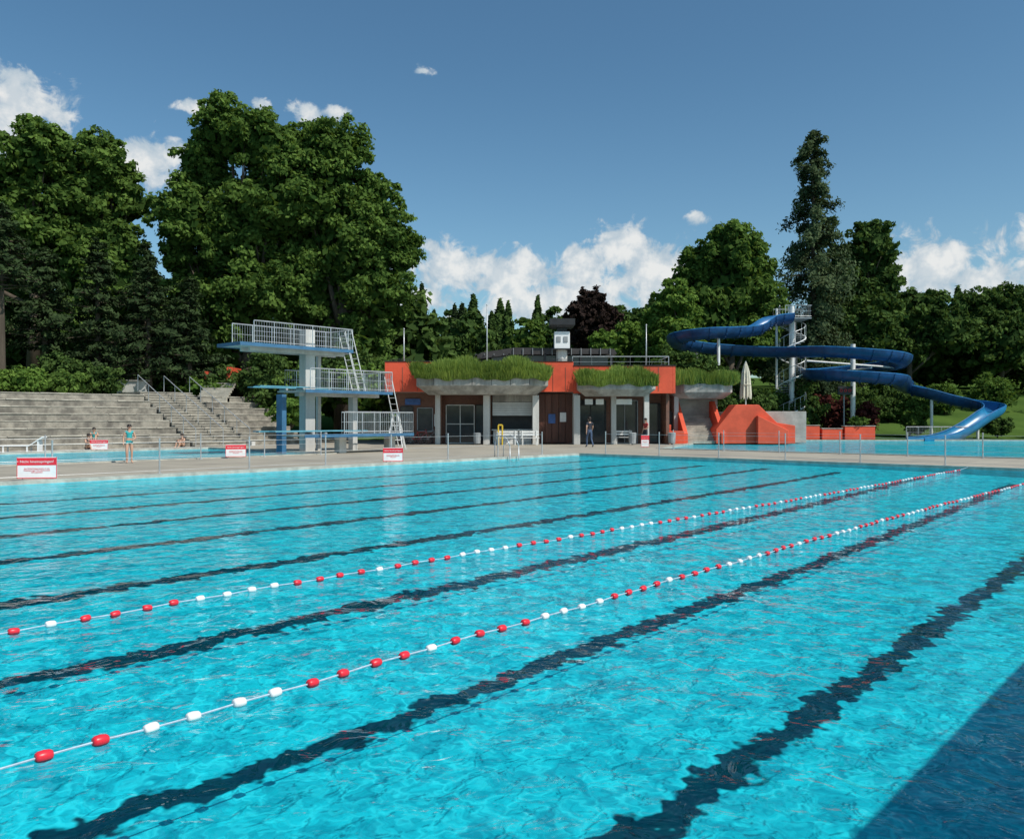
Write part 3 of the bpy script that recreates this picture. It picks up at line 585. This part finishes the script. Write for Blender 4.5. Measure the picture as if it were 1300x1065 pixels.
e=empty('red_low_wall',(25,66,0)); b=B()
for x0,x1,h in((19.3,22.0,.95),(22.2,24.4,1.15),(24.6,26.2,.9),(26.4,28.8,1.1)): b.bb(x0,x1,65.7,66.4,.06,h,'red'); b.bb(x0-.04,x1+.04,65.66,66.44,h+.002,h+.06,'planter')
b.done('wall_blocks',e,bevel=.02)
for x in (20.4,23.2,27.6): bush('planter_shrub',x,66.1,.9,.8,L_DECID,900,.1,1.0)
e=empty('closed_parasol',(16.5,58.5,0)); b=B(); b.cyl((16.5,58.5,2.2),(16.5,58.5,5.75),.04,'white'); b.box((16.5,58.5,2.26),(.7,.7,.12),'grey'); b.done('pole',e)
b=B(); loops=[]
for t,r in((0,.34),(.05,.36),(.25,.33),(.45,.30),(.7,.24),(.9,.12),(1,.04)):
    loops.append([(16.5+math.cos(2*math.pi*i/20)*r*(1.15 if i%2 else .8),58.5+math.sin(2*math.pi*i/20)*r*(1.15 if i%2 else .8),3.3+2.4*t-(.25 if (t==0 and i%2) else 0)) for i in range(20)])
b.loft(loops,'cloth'); b.ring((16.5,58.5,4.1),.34,.03,'cloth','z'); b.done('canopy',e)
# ------------------------------------------------------------ water slide
sl=empty('water_slide',(24,70,0))
def catmull(P,n=10):
    P=[Vector(p) for p in P]; P=[P[0]*2-P[1]]+P+[P[-1]*2-P[-2]]; o=[]
    for i in range(1,len(P)-2):
        for k in range(n):
            t=k/n; a,b_,c,d=P[i-1],P[i],P[i+1],P[i+2]
            o.append(.5*((2*b_)+(c-a)*t+(2*a-5*b_+4*c-d)*t*t+(3*b_-a-3*c+d)*t**3))
    o.append(P[-2]); return o
path=[(23.4,70,10.5),(21.6,69.4,10.2),(20.2,68.6,9.4),(18.0,67.2,9.05),(15.6,66.2,8.85),(13.7,67,8.6),(13.8,69,8.3),(15.8,70.5,8.1),(18.8,71,7.9),(22.5,70,7.65),(25.5,67.4,7.5)]
cx,cy,Rr=28.9,70,3.7
th0=-math.pi*.72
for i in range(1,13):
    t=i/12; th=th0+t*2*math.pi*1.22; path.append((cx+Rr*math.cos(th),cy+Rr*math.sin(th),7.35-2.2*t))
path+=[(33.9,71.6,4.8),(35.6,70.8,4.2),(37.4,70.2,3.6),(38.8,69.6,3.25),(39.5,68.5,3.0),(39.2,67.3,2.7),(37.9,66.5,2.2),(36.2,65.9,1.3),(34.5,65.3,.62),(32.8,64.6,.32),(31.0,63.7,.22)]
pp=catmull(path,8)
def frames(pp):
    out=[]
    for i,p in enumerate(pp):
        t=(pp[min(i+1,len(pp)-1)]-pp[max(i-1,0)]).normalized(); s=t.cross(Vector((0,0,1))).normalized(); u=s.cross(t); out.append((p,s,u))
    return out
fr_=frames(pp); n=12
def sweep(fr,ro,ri,mo,mi,name,a0=-.12):
    b=B(); ang=[math.pi-a0+ (math.pi+2*a0)*k/n for k in range(n+1)]
    no=len(fr); vo=[];vi=[]
    for p,s,u in fr:
        for A in ang: d=s*math.cos(A)+u*math.sin(A); vo.append(p+d*ro); vi.append(p+d*ri)
    k=n+1; f1=[(i*k+j,i*k+j+1,(i+1)*k+j+1,(i+1)*k+j) for i in range(no-1) for j in range(n)]
    b.add(vo,f1,mo); b.add(vi,f1,mi)
    rim_=[]; rv=[]
    for i in range(no): rv+=[vo[i*k],vi[i*k],vo[i*k+n],vi[i*k+n]]
    for i in range(no-1): rim_+=[(4*i,4*i+1,4*i+5,4*i+4),(4*i+2,4*i+3,4*i+7,4*i+6)]
    b.add(rv,rim_,mo); return b.done(name,sl,smooth=True)
K=len(fr_)-8*6
sweep(fr_[:K+1],.80,.72,'slide','slide_in','chute',-.0); sweep(fr_[K:],.84,.76,'slide_end','slide_end','chute_exit',-.0)
b=B()
for i in range(4,K,4):
    p,s,u=fr_[i]; t=s.cross(u)
    ang=[math.pi+ math.pi*k/10 for k in range(11)]
    for A0,A1 in zip(ang[:-1],ang[1:]):
        q=[p+(s*math.cos(A)+u*math.sin(A))*r+t*dt for A in(A0,A1) for r in(.81,.92) for dt in(-.04,.04)]
        b.add(q,[(0,1,3,2),(4,6,7,5),(2,3,7,6),(0,4,5,1)],'slide')
b.done('chute_flanges',sl)
b=B()
for s_ in(1,-1):
    b.tube([p+s*(.76*s_)+u*.03 for p,s,u in fr_[::2]],.05,'slide_in',6)
b.done('chute_rims',sl)
b=B()
for x,y,z in((16.6,66.6,8.2),(28.8,70,8.0),(35.8,70.7,3.4),(39.0,69.4,2.3),(15.7,70.4,7.3)):
    b.cyl((x,y,0),(x,y,z),.20 if x==28.8 else .12,'white',n=12)
b.cyl((24.9,70,6.6),(32.7,70,6.0),.08,'white'); b.cyl((28.8,66.4,5.8),(28.8,73.6,5.8),.08,'white')
b.done('support_columns',sl)
b=B(); sx,sy=23.9,70.8; b.cyl((sx,sy,0),(sx,sy,11.3),.22,'white',n=12); b.cyl((sx-1.1,sy+.6,0),(sx-1.1,sy+.6,11.2),.10,'white')
hr=[];hr2=[]
for i in range(54):
    th=i*.42; z=.2+i*.19; c,s=math.cos(th),math.sin(th); c2,s2=math.cos(th+.42),math.sin(th+.42)
    b.loft([[(sx+c*.2,sy+s*.2,z),(sx+c*1.15,sy+s*1.15,z),(sx+c2*1.15,sy+s2*1.15,z),(sx+c2*.2,sy+s2*.2,z)],[(sx+c*.2,sy+s*.2,z+.04),(sx+c*1.15,sy+s*1.15,z+.04),(sx+c2*1.15,sy+s2*1.15,z+.04),(sx+c2*.2,sy+s2*.2,z+.04)]],'grey')
    b.cyl((sx+c*1.15,sy+s*1.15,z),(sx+c*1.15,sy+s*1.15,z+1.05),.014,'metal',n=4); hr.append((sx+c*1.15,sy+s*1.15,z+1.05)); hr2.append((sx+c*1.15,sy+s*1.15,z+.02))
b.tube(hr,.028,'metal',5); b.tube(hr2,.05,'white',5)
b.bb(sx-1.2,sx+1.2,sy-1.4,sy+1.2,10.1,10.2,'grey'); rail(b,[(sx-1.0,sy-1.4),(sx+1.2,sy-1.4),(sx+1.2,sy+1.2),(sx-1.2,sy+1.2)],10.2,1.0,.25)
b.done('spiral_staircase',sl)
b=B(); rail(b,[(31.5,66.2),(37,66.6)],.06,1.0,.12); rail(b,[(41.5,64.5),(52,64.5)],.06,1.0,.12); b.done('barrier_railing')
e=empty('led_display',(27.5,71.5,2)); b=B(); b.bb(27.0,28.2,68.6,68.8,3.7,4.4,'dark'); b.cyl((27.6,68.9,.1),(27.6,68.9,3.9),.06,'grey')
for x in(27.25,27.6,27.95): b.ring((x,68.58,4.05),.10,.025,'redp'); 
b.done('panel',e)
# ------------------------------------------------------------ furniture
def bench(x,y,w,rz,name='park_bench',m='white'):
    e=empty(name,(x,y,.06)); Mx=Matrix.Translation((x,y,.06))@Matrix.Rotation(rz,4,'Z')
    b=B(); 
    for i in range(3): b.bb(-w/2,w/2,-.22+i*.15,-.10+i*.15,.43,.46,m)
    b.done('seat',e,Mx); b=B(); 
    for i in range(2): b.bb(-w/2,w/2,.24,.27,.58+i*.17,.70+i*.17,m)
    b.done('backrest',e,Mx); b=B()
    for sx in(-1,1):
        X=sx*(w/2-.15); b.bb(X-.03,X+.03,-.2,-.15,0,.43,m); b.bb(X-.03,X+.03,.18,.24,0,.9,m); b.bb(X-.03,X+.03,-.15,.18,.38,.425,m)
    b.done('legs',e,Mx)
bench(-.3,51.6,1.3,0); bench(1.1,51.7,1.2,.1); bench(12.4,60.5,1.3,0); bench(7.2,53.6,1.2,0)
def lounger(x,y,rz):
    e=empty('sun_lounger',(x,y,.06)); Mx=Matrix.Translation((x,y,.06))@Matrix.Rotation(rz,4,'Z')
    b=B(); b.bb(-.9,.4,-.33,.33,.30,.34,'whitep'); b.loft([[(.4,-.33,.31),(.4,.33,.31),(.4,.33,.35),(.4,-.33,.35)],[(1.0,-.33,.72),(1.0,.33,.72),(.97,.33,.76),(.97,-.33,.76)]],'whitep'); b.done('bed',e,Mx)
    b=B()
    for X in(-.75,.3):
        for Yy in(-.28,.28): b.bb(X-.03,X+.03,Yy-.03,Yy+.03,0,.3,'whitep')
    b.bb(.75,.8,-.3,.3,0,.55,'whitep'); b.done('legs',e,Mx)
v=L(14.0,44.6); lounger(v.x,v.y,.2)
def bike(x,y,rz,m):
    e=empty('bicycle',(x,y,.06)); Mx=Matrix.Translation((x,y,.06))@Matrix.Rotation(rz,4,'Z'); b=B()
    for X in(-.52,.52):
        b.ring((X,0,.34),.33,.02,'dark')
        for k in range(6): A=k*math.pi/6; b.cyl((X-.32*math.cos(A),0,.34-.32*math.sin(A)),(X+.32*math.cos(A),0,.34+.32*math.sin(A)),.004,'metal',n=4)
    b.done('wheels',e,Mx); b=B()
    for p,q in(((-.52,.34),(-.05,.32)),((-.05,.32),(-.2,.85)),((-.2,.75),(.36,.82)),((-.05,.32),(.38,.74)),((-.52,.34),(-.18,.72)),((.52,.34),(.36,.95))): b.cyl((p[0],0,p[1]),(q[0],0,q[1]),.018,m)
    b.cyl((.33,-.26,1.0),(.33,.26,1.0),.014,'dark'); b.bb(-.33,-.08,-.07,.07,.86,.91,'dark'); b.done('frame',e,Mx)
bike(-5.9,53.2,.3,'redcloth'); bike(-5.4,53.5,-.2,'grey')
def bin_(x,y): 
    e=empty('litter_bin',(x,y,.06)); b=B(); b.prof((x,y,.12),(0,0,1),[(0,.2),(.02,.22),(.6,.25),(.66,.26),(.7,.2)],'grey',12); b.cyl((x,y,.05),(x,y,.14),.06,'dark'); b.done('body',e)
bin_(-2.2,52.2); bin_(7.6,52.3); bin_(10.2,52.9)
e=empty('lifeguard_ladder_chair',(-6.5,47,0)); b=B()
for s in(-1,1): b.cyl((-6.6+s*.45,46.5,.06),(-6.6+s*.12,46.9,2.0),.035,'whitep'); b.cyl((-6.6+s*.45,47.4,.06),(-6.6+s*.12,47.0,2.0),.035,'whitep')
for z in(.5,.9,1.3): b.cyl((-6.6-.45+z*.17,46.5+z*.2,z),(-6.6+.45-z*.17,46.5+z*.2,z),.025,'whitep')
b.bb(-6.85,-6.35,46.8,47.1,1.98,2.05,'bluep'); b.done('frame',e)
b=B(); b.cyl((-.85,51.2,.06),(-.85,51.2,1.3),.05,'yellow'); b.cyl((-.6,51.2,.06),(-.6,51.2,1.3),.05,'yellow'); b.cyl((-.85,51.2,1.3),(-.6,51.2,1.3),.05,'yellow'); b.done('yellow_stand')
# ------------------------------------------------------------ people
def person(name,loc,rz,hgt,J,top,bot,sw=False,hairlen=.12,base=0.06):
    s=hgt/1.75; e=empty(name,loc)
    Mx=Matrix.Translation(loc)@Matrix.Rotation(rz,4,'Z')@Matrix.Scale(s,4)
    d=dict(pel=(0,0,.96),sp=(0,-.01,1.12),ch=(0,0,1.32),nk=(0,0,1.47),hd=(0,-.01,1.56),hc=(0,-.02,1.63),ht=(0,-.01,1.70),
      sL=(.17,0,1.41),eL=(.24,.03,1.13),wL=(.25,-.06,.88),kL=(.10,-.03,.50),aL=(.10,.02,.09),tL=(.12,-.16,.03),hL=(.09,0,.92),mL=(.255,-.08,.80),
      sR=(-.17,0,1.41),eR=(-.24,.03,1.13),wR=(-.25,-.06,.88),kR=(-.10,-.03,.50),aR=(-.10,.02,.09),tR=(-.12,-.16,.03),hR=(-.09,0,.92),mR=(-.255,-.08,.80))
    d.update(J); rad=dict(pel=.135,sp=.115,ch=.14,nk=.052,hd=.075,hc=.095,ht=.07,s=.062,e=.042,w=.027,m=.034,h=.092,k=.056,a=.038,t=.034)
    names=list(d); edges=[('pel','sp'),('sp','ch'),('ch','nk'),('nk','hd'),('hd','hc'),('hc','ht')]
    for S_ in'LR': edges+=[('ch','s'+S_),('s'+S_,'e'+S_),('e'+S_,'w'+S_),('w'+S_,'m'+S_),('pel','h'+S_),('h'+S_,'k'+S_),('k'+S_,'a'+S_),('a'+S_,'t'+S_)]
    me=bpy.data.meshes.new('body'); me.from_pydata([d[n] for n in names],[(names.index(a),names.index(b_)) for a,b_ in edges],[])
    o=bpy.data.objects.new('body',me); COL.objects.link(o); sk=o.modifiers.new('s','SKIN'); 
    for i,n_ in enumerate(names):
        r=rad.get(n_) or rad[n_[0]]; f=(1,.72) if n_ in('pel','sp','ch') else (1,1)
        v=me.skin_vertices[0].data[i]; v.radius=(r*f[0],r*f[1]); v.use_root=(n_=='pel')
    sb=o.modifiers.new('b','SUBSURF'); sb.levels=2; sb.render_levels=2
    dg=bpy.context.evaluated_depsgraph_get(); m2=bpy.data.meshes.new_from_object(o.evaluated_get(dg)); bpy.data.objects.remove(o)
    o=bpy.data.objects.new('body',m2); COL.objects.link(o); o.matrix_world=Mx; o.parent=e; o.matrix_parent_inverse=e.matrix_world.inverted()
    m2.materials.clear()
    for k in('skin',top,bot,'hair','dark'): m2.materials.append(M[k])
    segs=[(Vector(d[a]),Vector(d[b_]),a,b_) for a,b_ in edges]
    def near(c):
        best=None
        for p,q,a,b_ in segs:
            t=max(0,min(1,(c-p).dot(q-p)/max(1e-6,(q-p).length_squared))); D=(p.lerp(q,t)-c).length
            if best is None or D<best[0]: best=(D,a,b_,t)
        return best
    for f in m2.polygons:
        f.use_smooth=True; _,a,b_,t=near(f.center); k=0
        if a in('hd','hc','nk'): k=0 if not(a=='nk' and t<.2 and not sw) else 1
        elif b_[0]=='s' and b_!='sp' and a=='ch' or (a,b_)==('sp','ch'): k=1
        elif (a,b_)==('pel','sp'): k=(2 if t<.4 else (0 if sw else 1))
        elif (a,b_)==('ch','nk'): k=1 if t<.45 else 0
        elif a[0]=='s' and a!='sp': k=0 if sw or t>.55 else 1
        elif b_[0]=='h' and a=='pel': k=2
        elif a[0]=='h': k=(2 if t<.15 else 0) if sw else 2
        elif a[0]=='k': k=0 if sw else 2
        elif a[0]=='a': k=0 if sw else 4
        f.material_index=k
    hc=Vector(d['hc']); b=B(); 
    def blob(c,r,m,sq=(1,1,1),n=10,cut=None):
        loops=[]
        for i in range(1,n): A=math.pi*i/n; loops.append([(c[0]+r*sq[0]*math.sin(A)*math.cos(2*math.pi*j/n),c[1]+r*sq[1]*math.sin(A)*math.sin(2*math.pi*j/n),c[2]+r*sq[2]*math.cos(A)) for j in range(n)])
        b.loft(loops,m)
    blob(hc+Vector((0,.018,.028)),.108,'hair',(.93,1,.95)); blob(hc+Vector((0,.062,-.05-hairlen*.4)),.08,'hair',(.9,.5,.6+hairlen*6))
    for sx in(-1,1): blob(hc+Vector((sx*.034,-.091,.0)),.012,'whitep',n=6); blob(hc+Vector((sx*.034,-.100,.0)),.006,'hair',n=6); blob(hc+Vector((sx*.094,.0,-.01)),.024,'skin',(.4,.7,1.1),6)
    blob(hc+Vector((0,-.098,-.025)),.015,'skin',(.8,1,1.3),6); blob(hc+Vector((0,-.090,-.055)),.016,'redcloth',(1.3,.4,.4),6); b.done('head_features',e,Mx,True)
    b=B()
    for S_,sg in(('L',1),('R',-1)):
        w=Vector(d['w'+S_]);m_=Vector(d['m'+S_]); ax=(m_-w).normalized(); sd=Vector((0,1,0)) if abs(ax.y)<.7 else Vector((0,0,1)); sd=(sd-ax*sd.dot(ax)).normalized(); nn=ax.cross(sd)
        for i,l in enumerate((.068,.078,.073,.058)):
            p=m_+sd*(-.027+.018*i)+ax*.01; k1=p+ax*l*.5; k2=k1+(ax*.85-nn*sg*.35)*l*.5; b.cyl(p,k1,.0095,'skin',.009,6); b.cyl(k1,k2,.009,'skin',.006,6)
        p=w.lerp(m_,.5)-sd*.025; k1=p+(ax*.6-sd*.8).normalized()*.04; b.cyl(p,k1,.011,'skin',.010,6); b.cyl(k1,k1+ax*.03,.010,'skin',.007,6)
    b.done('fingers',e,Mx,True); return e
walk=dict(kL=(.10,-.16,.53),aL=(.10,-.14,.10),tL=(.11,-.32,.05),kR=(-.10,.02,.49),aR=(-.10,.26,.14),tR=(-.11,.14,.04),eL=(.23,.10,1.15),wL=(.24,.10,.90),mL=(.24,.09,.82),eR=(-.23,-.06,1.14),wR=(-.24,-.22,.93),mR=(-.24,-.27,.86))
sit=dict(pel=(0,0,.12),sp=(0,-.03,.28),ch=(0,-.06,.48),nk=(0,-.09,.62),hd=(0,-.11,.71),hc=(0,-.13,.78),ht=(0,-.12,.85),sL=(.17,-.07,.57),sR=(-.17,-.07,.57),hL=(.1,-.04,.12),hR=(-.1,-.04,.12),
  kL=(.13,-.40,.44),kR=(-.13,-.40,.44),aL=(.12,-.52,.08),aR=(-.12,-.52,.08),tL=(.13,-.68,.03),tR=(-.13,-.68,.03),eL=(.22,-.22,.40),eR=(-.22,-.22,.40),wL=(.10,-.40,.50),wR=(-.10,-.40,.50),mL=(.04,-.44,.51),mR=(-.04,-.44,.51))
relax=dict(eL=(.26,-.02,1.14),wL=(.13,-.17,1.05),mL=(.06,-.2,1.05),kR=(-.12,-.08,.50))
person('standing_girl',(-13.95,30.2,.06),math.radians(35),1.42,relax,'teal','teal',True,.25)
person('walking_man',(4.4,47,.06),math.radians(200),1.74,walk,'navy','jeans')
person('standing_woman',(8.15,50.5,.06),math.radians(-60),1.68,relax,'redcloth','navy',False,.2)
v=L(17.0,44.6); person('sitting_woman',(v.x,v.y,.06),math.radians(60),1.7,sit,'navy','navy',True,.2)
v=L(22.0,44.4); person('sitting_boy',(v.x,v.y,.06),math.radians(-20),1.6,sit,'skin','navy',True)
v=L(18.0,46.3); person('sitting_girl',(v.x,v.y,.41),math.radians(20),1.6,sit,'teal','teal',True,.25)
# ------------------------------------------------------------ world
w=bpy.data.worlds.new('World'); scene.world=w; w.use_nodes=True; t=w.node_tree; t.nodes.clear()
EL=50; AZ=127
sky=N(t,'ShaderNodeTexSky',sky_type='NISHITA'); sky.sun_disc=False; sky.sun_elevation=math.radians(EL); sky.sun_rotation=math.radians(AZ); sky.air_density=1.0; sky.dust_density=1.0; sky.ozone_density=2.0
tc=N(t,'ShaderNodeTexCoord').outputs['Generated']; s=N(t,'ShaderNodeSeparateXYZ'); t.links.new(tc,s.inputs[0])
az=mth(t,'ARCTAN2',s.outputs[0],s.outputs[1]); el=mth(t,'TANGENT',mth(t,'ARCSINE',mth(t,'MULTIPLY',s.outputs[2],.999)))
cb=N(t,'ShaderNodeCombineXYZ'); t.links.new(az,cb.inputs[0]); t.links.new(el,cb.inputs[1]); V=cb.outputs[0]
blobs=[(22,138,46,40,1),(-15,175,50,34,1),(187,205,44,30,1),(252,139,26,10,.8),(330,133,14,9,.7),(385,142,24,14,.8),(425,142,18,11,.75),(572,338,50,28,1),(530,380,36,14,1),(650,360,44,36,1),(735,345,36,36,1),(788,318,36,30,1),(830,352,50,40,1),(700,385,110,28,1),
 (1180,340,56,32,1),(1240,358,56,22,1),(1290,375,44,18,.9),(535,90,18,12,.42),(885,275,28,12,.5),(1400,330,90,50,1),(-150,250,80,60,1)]
f=None
for px,py,rx,ry,am in blobs:
    A=math.atan((px-650)/1052); E=(532.5-py)/1052*math.cos(A); kx=1052/(rx*1.25); ky=1052/(ry*1.25)
    vm=N(t,'ShaderNodeVectorMath',operation='MULTIPLY_ADD'); t.links.new(V,vm.inputs[0]); vm.inputs[1].default_value=(kx,ky,0); vm.inputs[2].default_value=(-A*kx,-E*ky,0)
    ln=N(t,'ShaderNodeVectorMath',operation='LENGTH'); t.links.new(vm.outputs[0],ln.inputs[0])
    g_=mth(t,'SUBTRACT',am,ln.outputs['Value'])
    f=g_ if f is None else mth(t,'MAXIMUM',f,g_)
n1=noise(t,V,30,6,.6,.3,dim='2D')
fld=mth(t,'ADD',f,mth(t,'MULTIPLY',mth(t,'SUBTRACT',n1,.5),2.2))
mask=smst(t,fld,-.04,.42)
sh=mth(t,'ADD',mth(t,'MULTIPLY',smst(t,noise(t,V,38,4,.55,dim='2D'),.35,.65),.6),mth(t,'MULTIPLY',smst(t,fld,.1,.9),.45),clamp=True)
cc=mixc(t,sh,(.44,.55,.64),(.88,.88,.86))
grad=smst(t,el,.02,.46)
tint=mixc(t,1.0,sky.outputs[0],mixc(t,grad,(.98,1.24,1.22),(.70,1.02,1.08)),'MULTIPLY')
b1=N(t,'ShaderNodeBackground'); t.links.new(tint,b1.inputs[0]); b1.inputs[1].default_value=.102
b2=N(t,'ShaderNodeBackground'); t.links.new(cc,b2.inputs[0]); b2.inputs[1].default_value=.97
mx=N(t,'ShaderNodeMixShader'); t.links.new(mth(t,'MULTIPLY',mask,.92),mx.inputs[0]); t.links.new(b1.outputs[0],mx.inputs[1]); t.links.new(b2.outputs[0],mx.inputs[2])
wo=N(t,'ShaderNodeOutputWorld'); t.links.new(mx.outputs[0],wo.inputs[0])
sd=bpy.data.lights.new('sun','SUN'); sd.energy=4.5; sd.angle=math.radians(.53); sd.color=(1,.95,.87)
so=bpy.data.objects.new('sun',sd); COL.objects.link(so); e_=math.radians(EL); az_=math.radians(AZ)
S=Vector((math.cos(e_)*math.sin(az_),math.cos(e_)*math.cos(az_),math.sin(e_))); so.rotation_euler=S.to_track_quat('Z','Y').to_euler(); so.location=(20,-20,40)
# ------------------------------------------------------------ camera
cd=bpy.data.cameras.new('camera'); cd.lens=29.13; cd.sensor_width=36; cd.clip_end=6000; cd.clip_start=.05
co=bpy.data.objects.new('camera',cd); COL.objects.link(co); co.location=(0,0,1.65); co.rotation_euler=(math.pi/2,0,0); scene.camera=co
scene.view_settings.view_transform='Standard'; scene.view_settings.look='None'; scene.view_settings.exposure=0; scene.view_settings.gamma=1
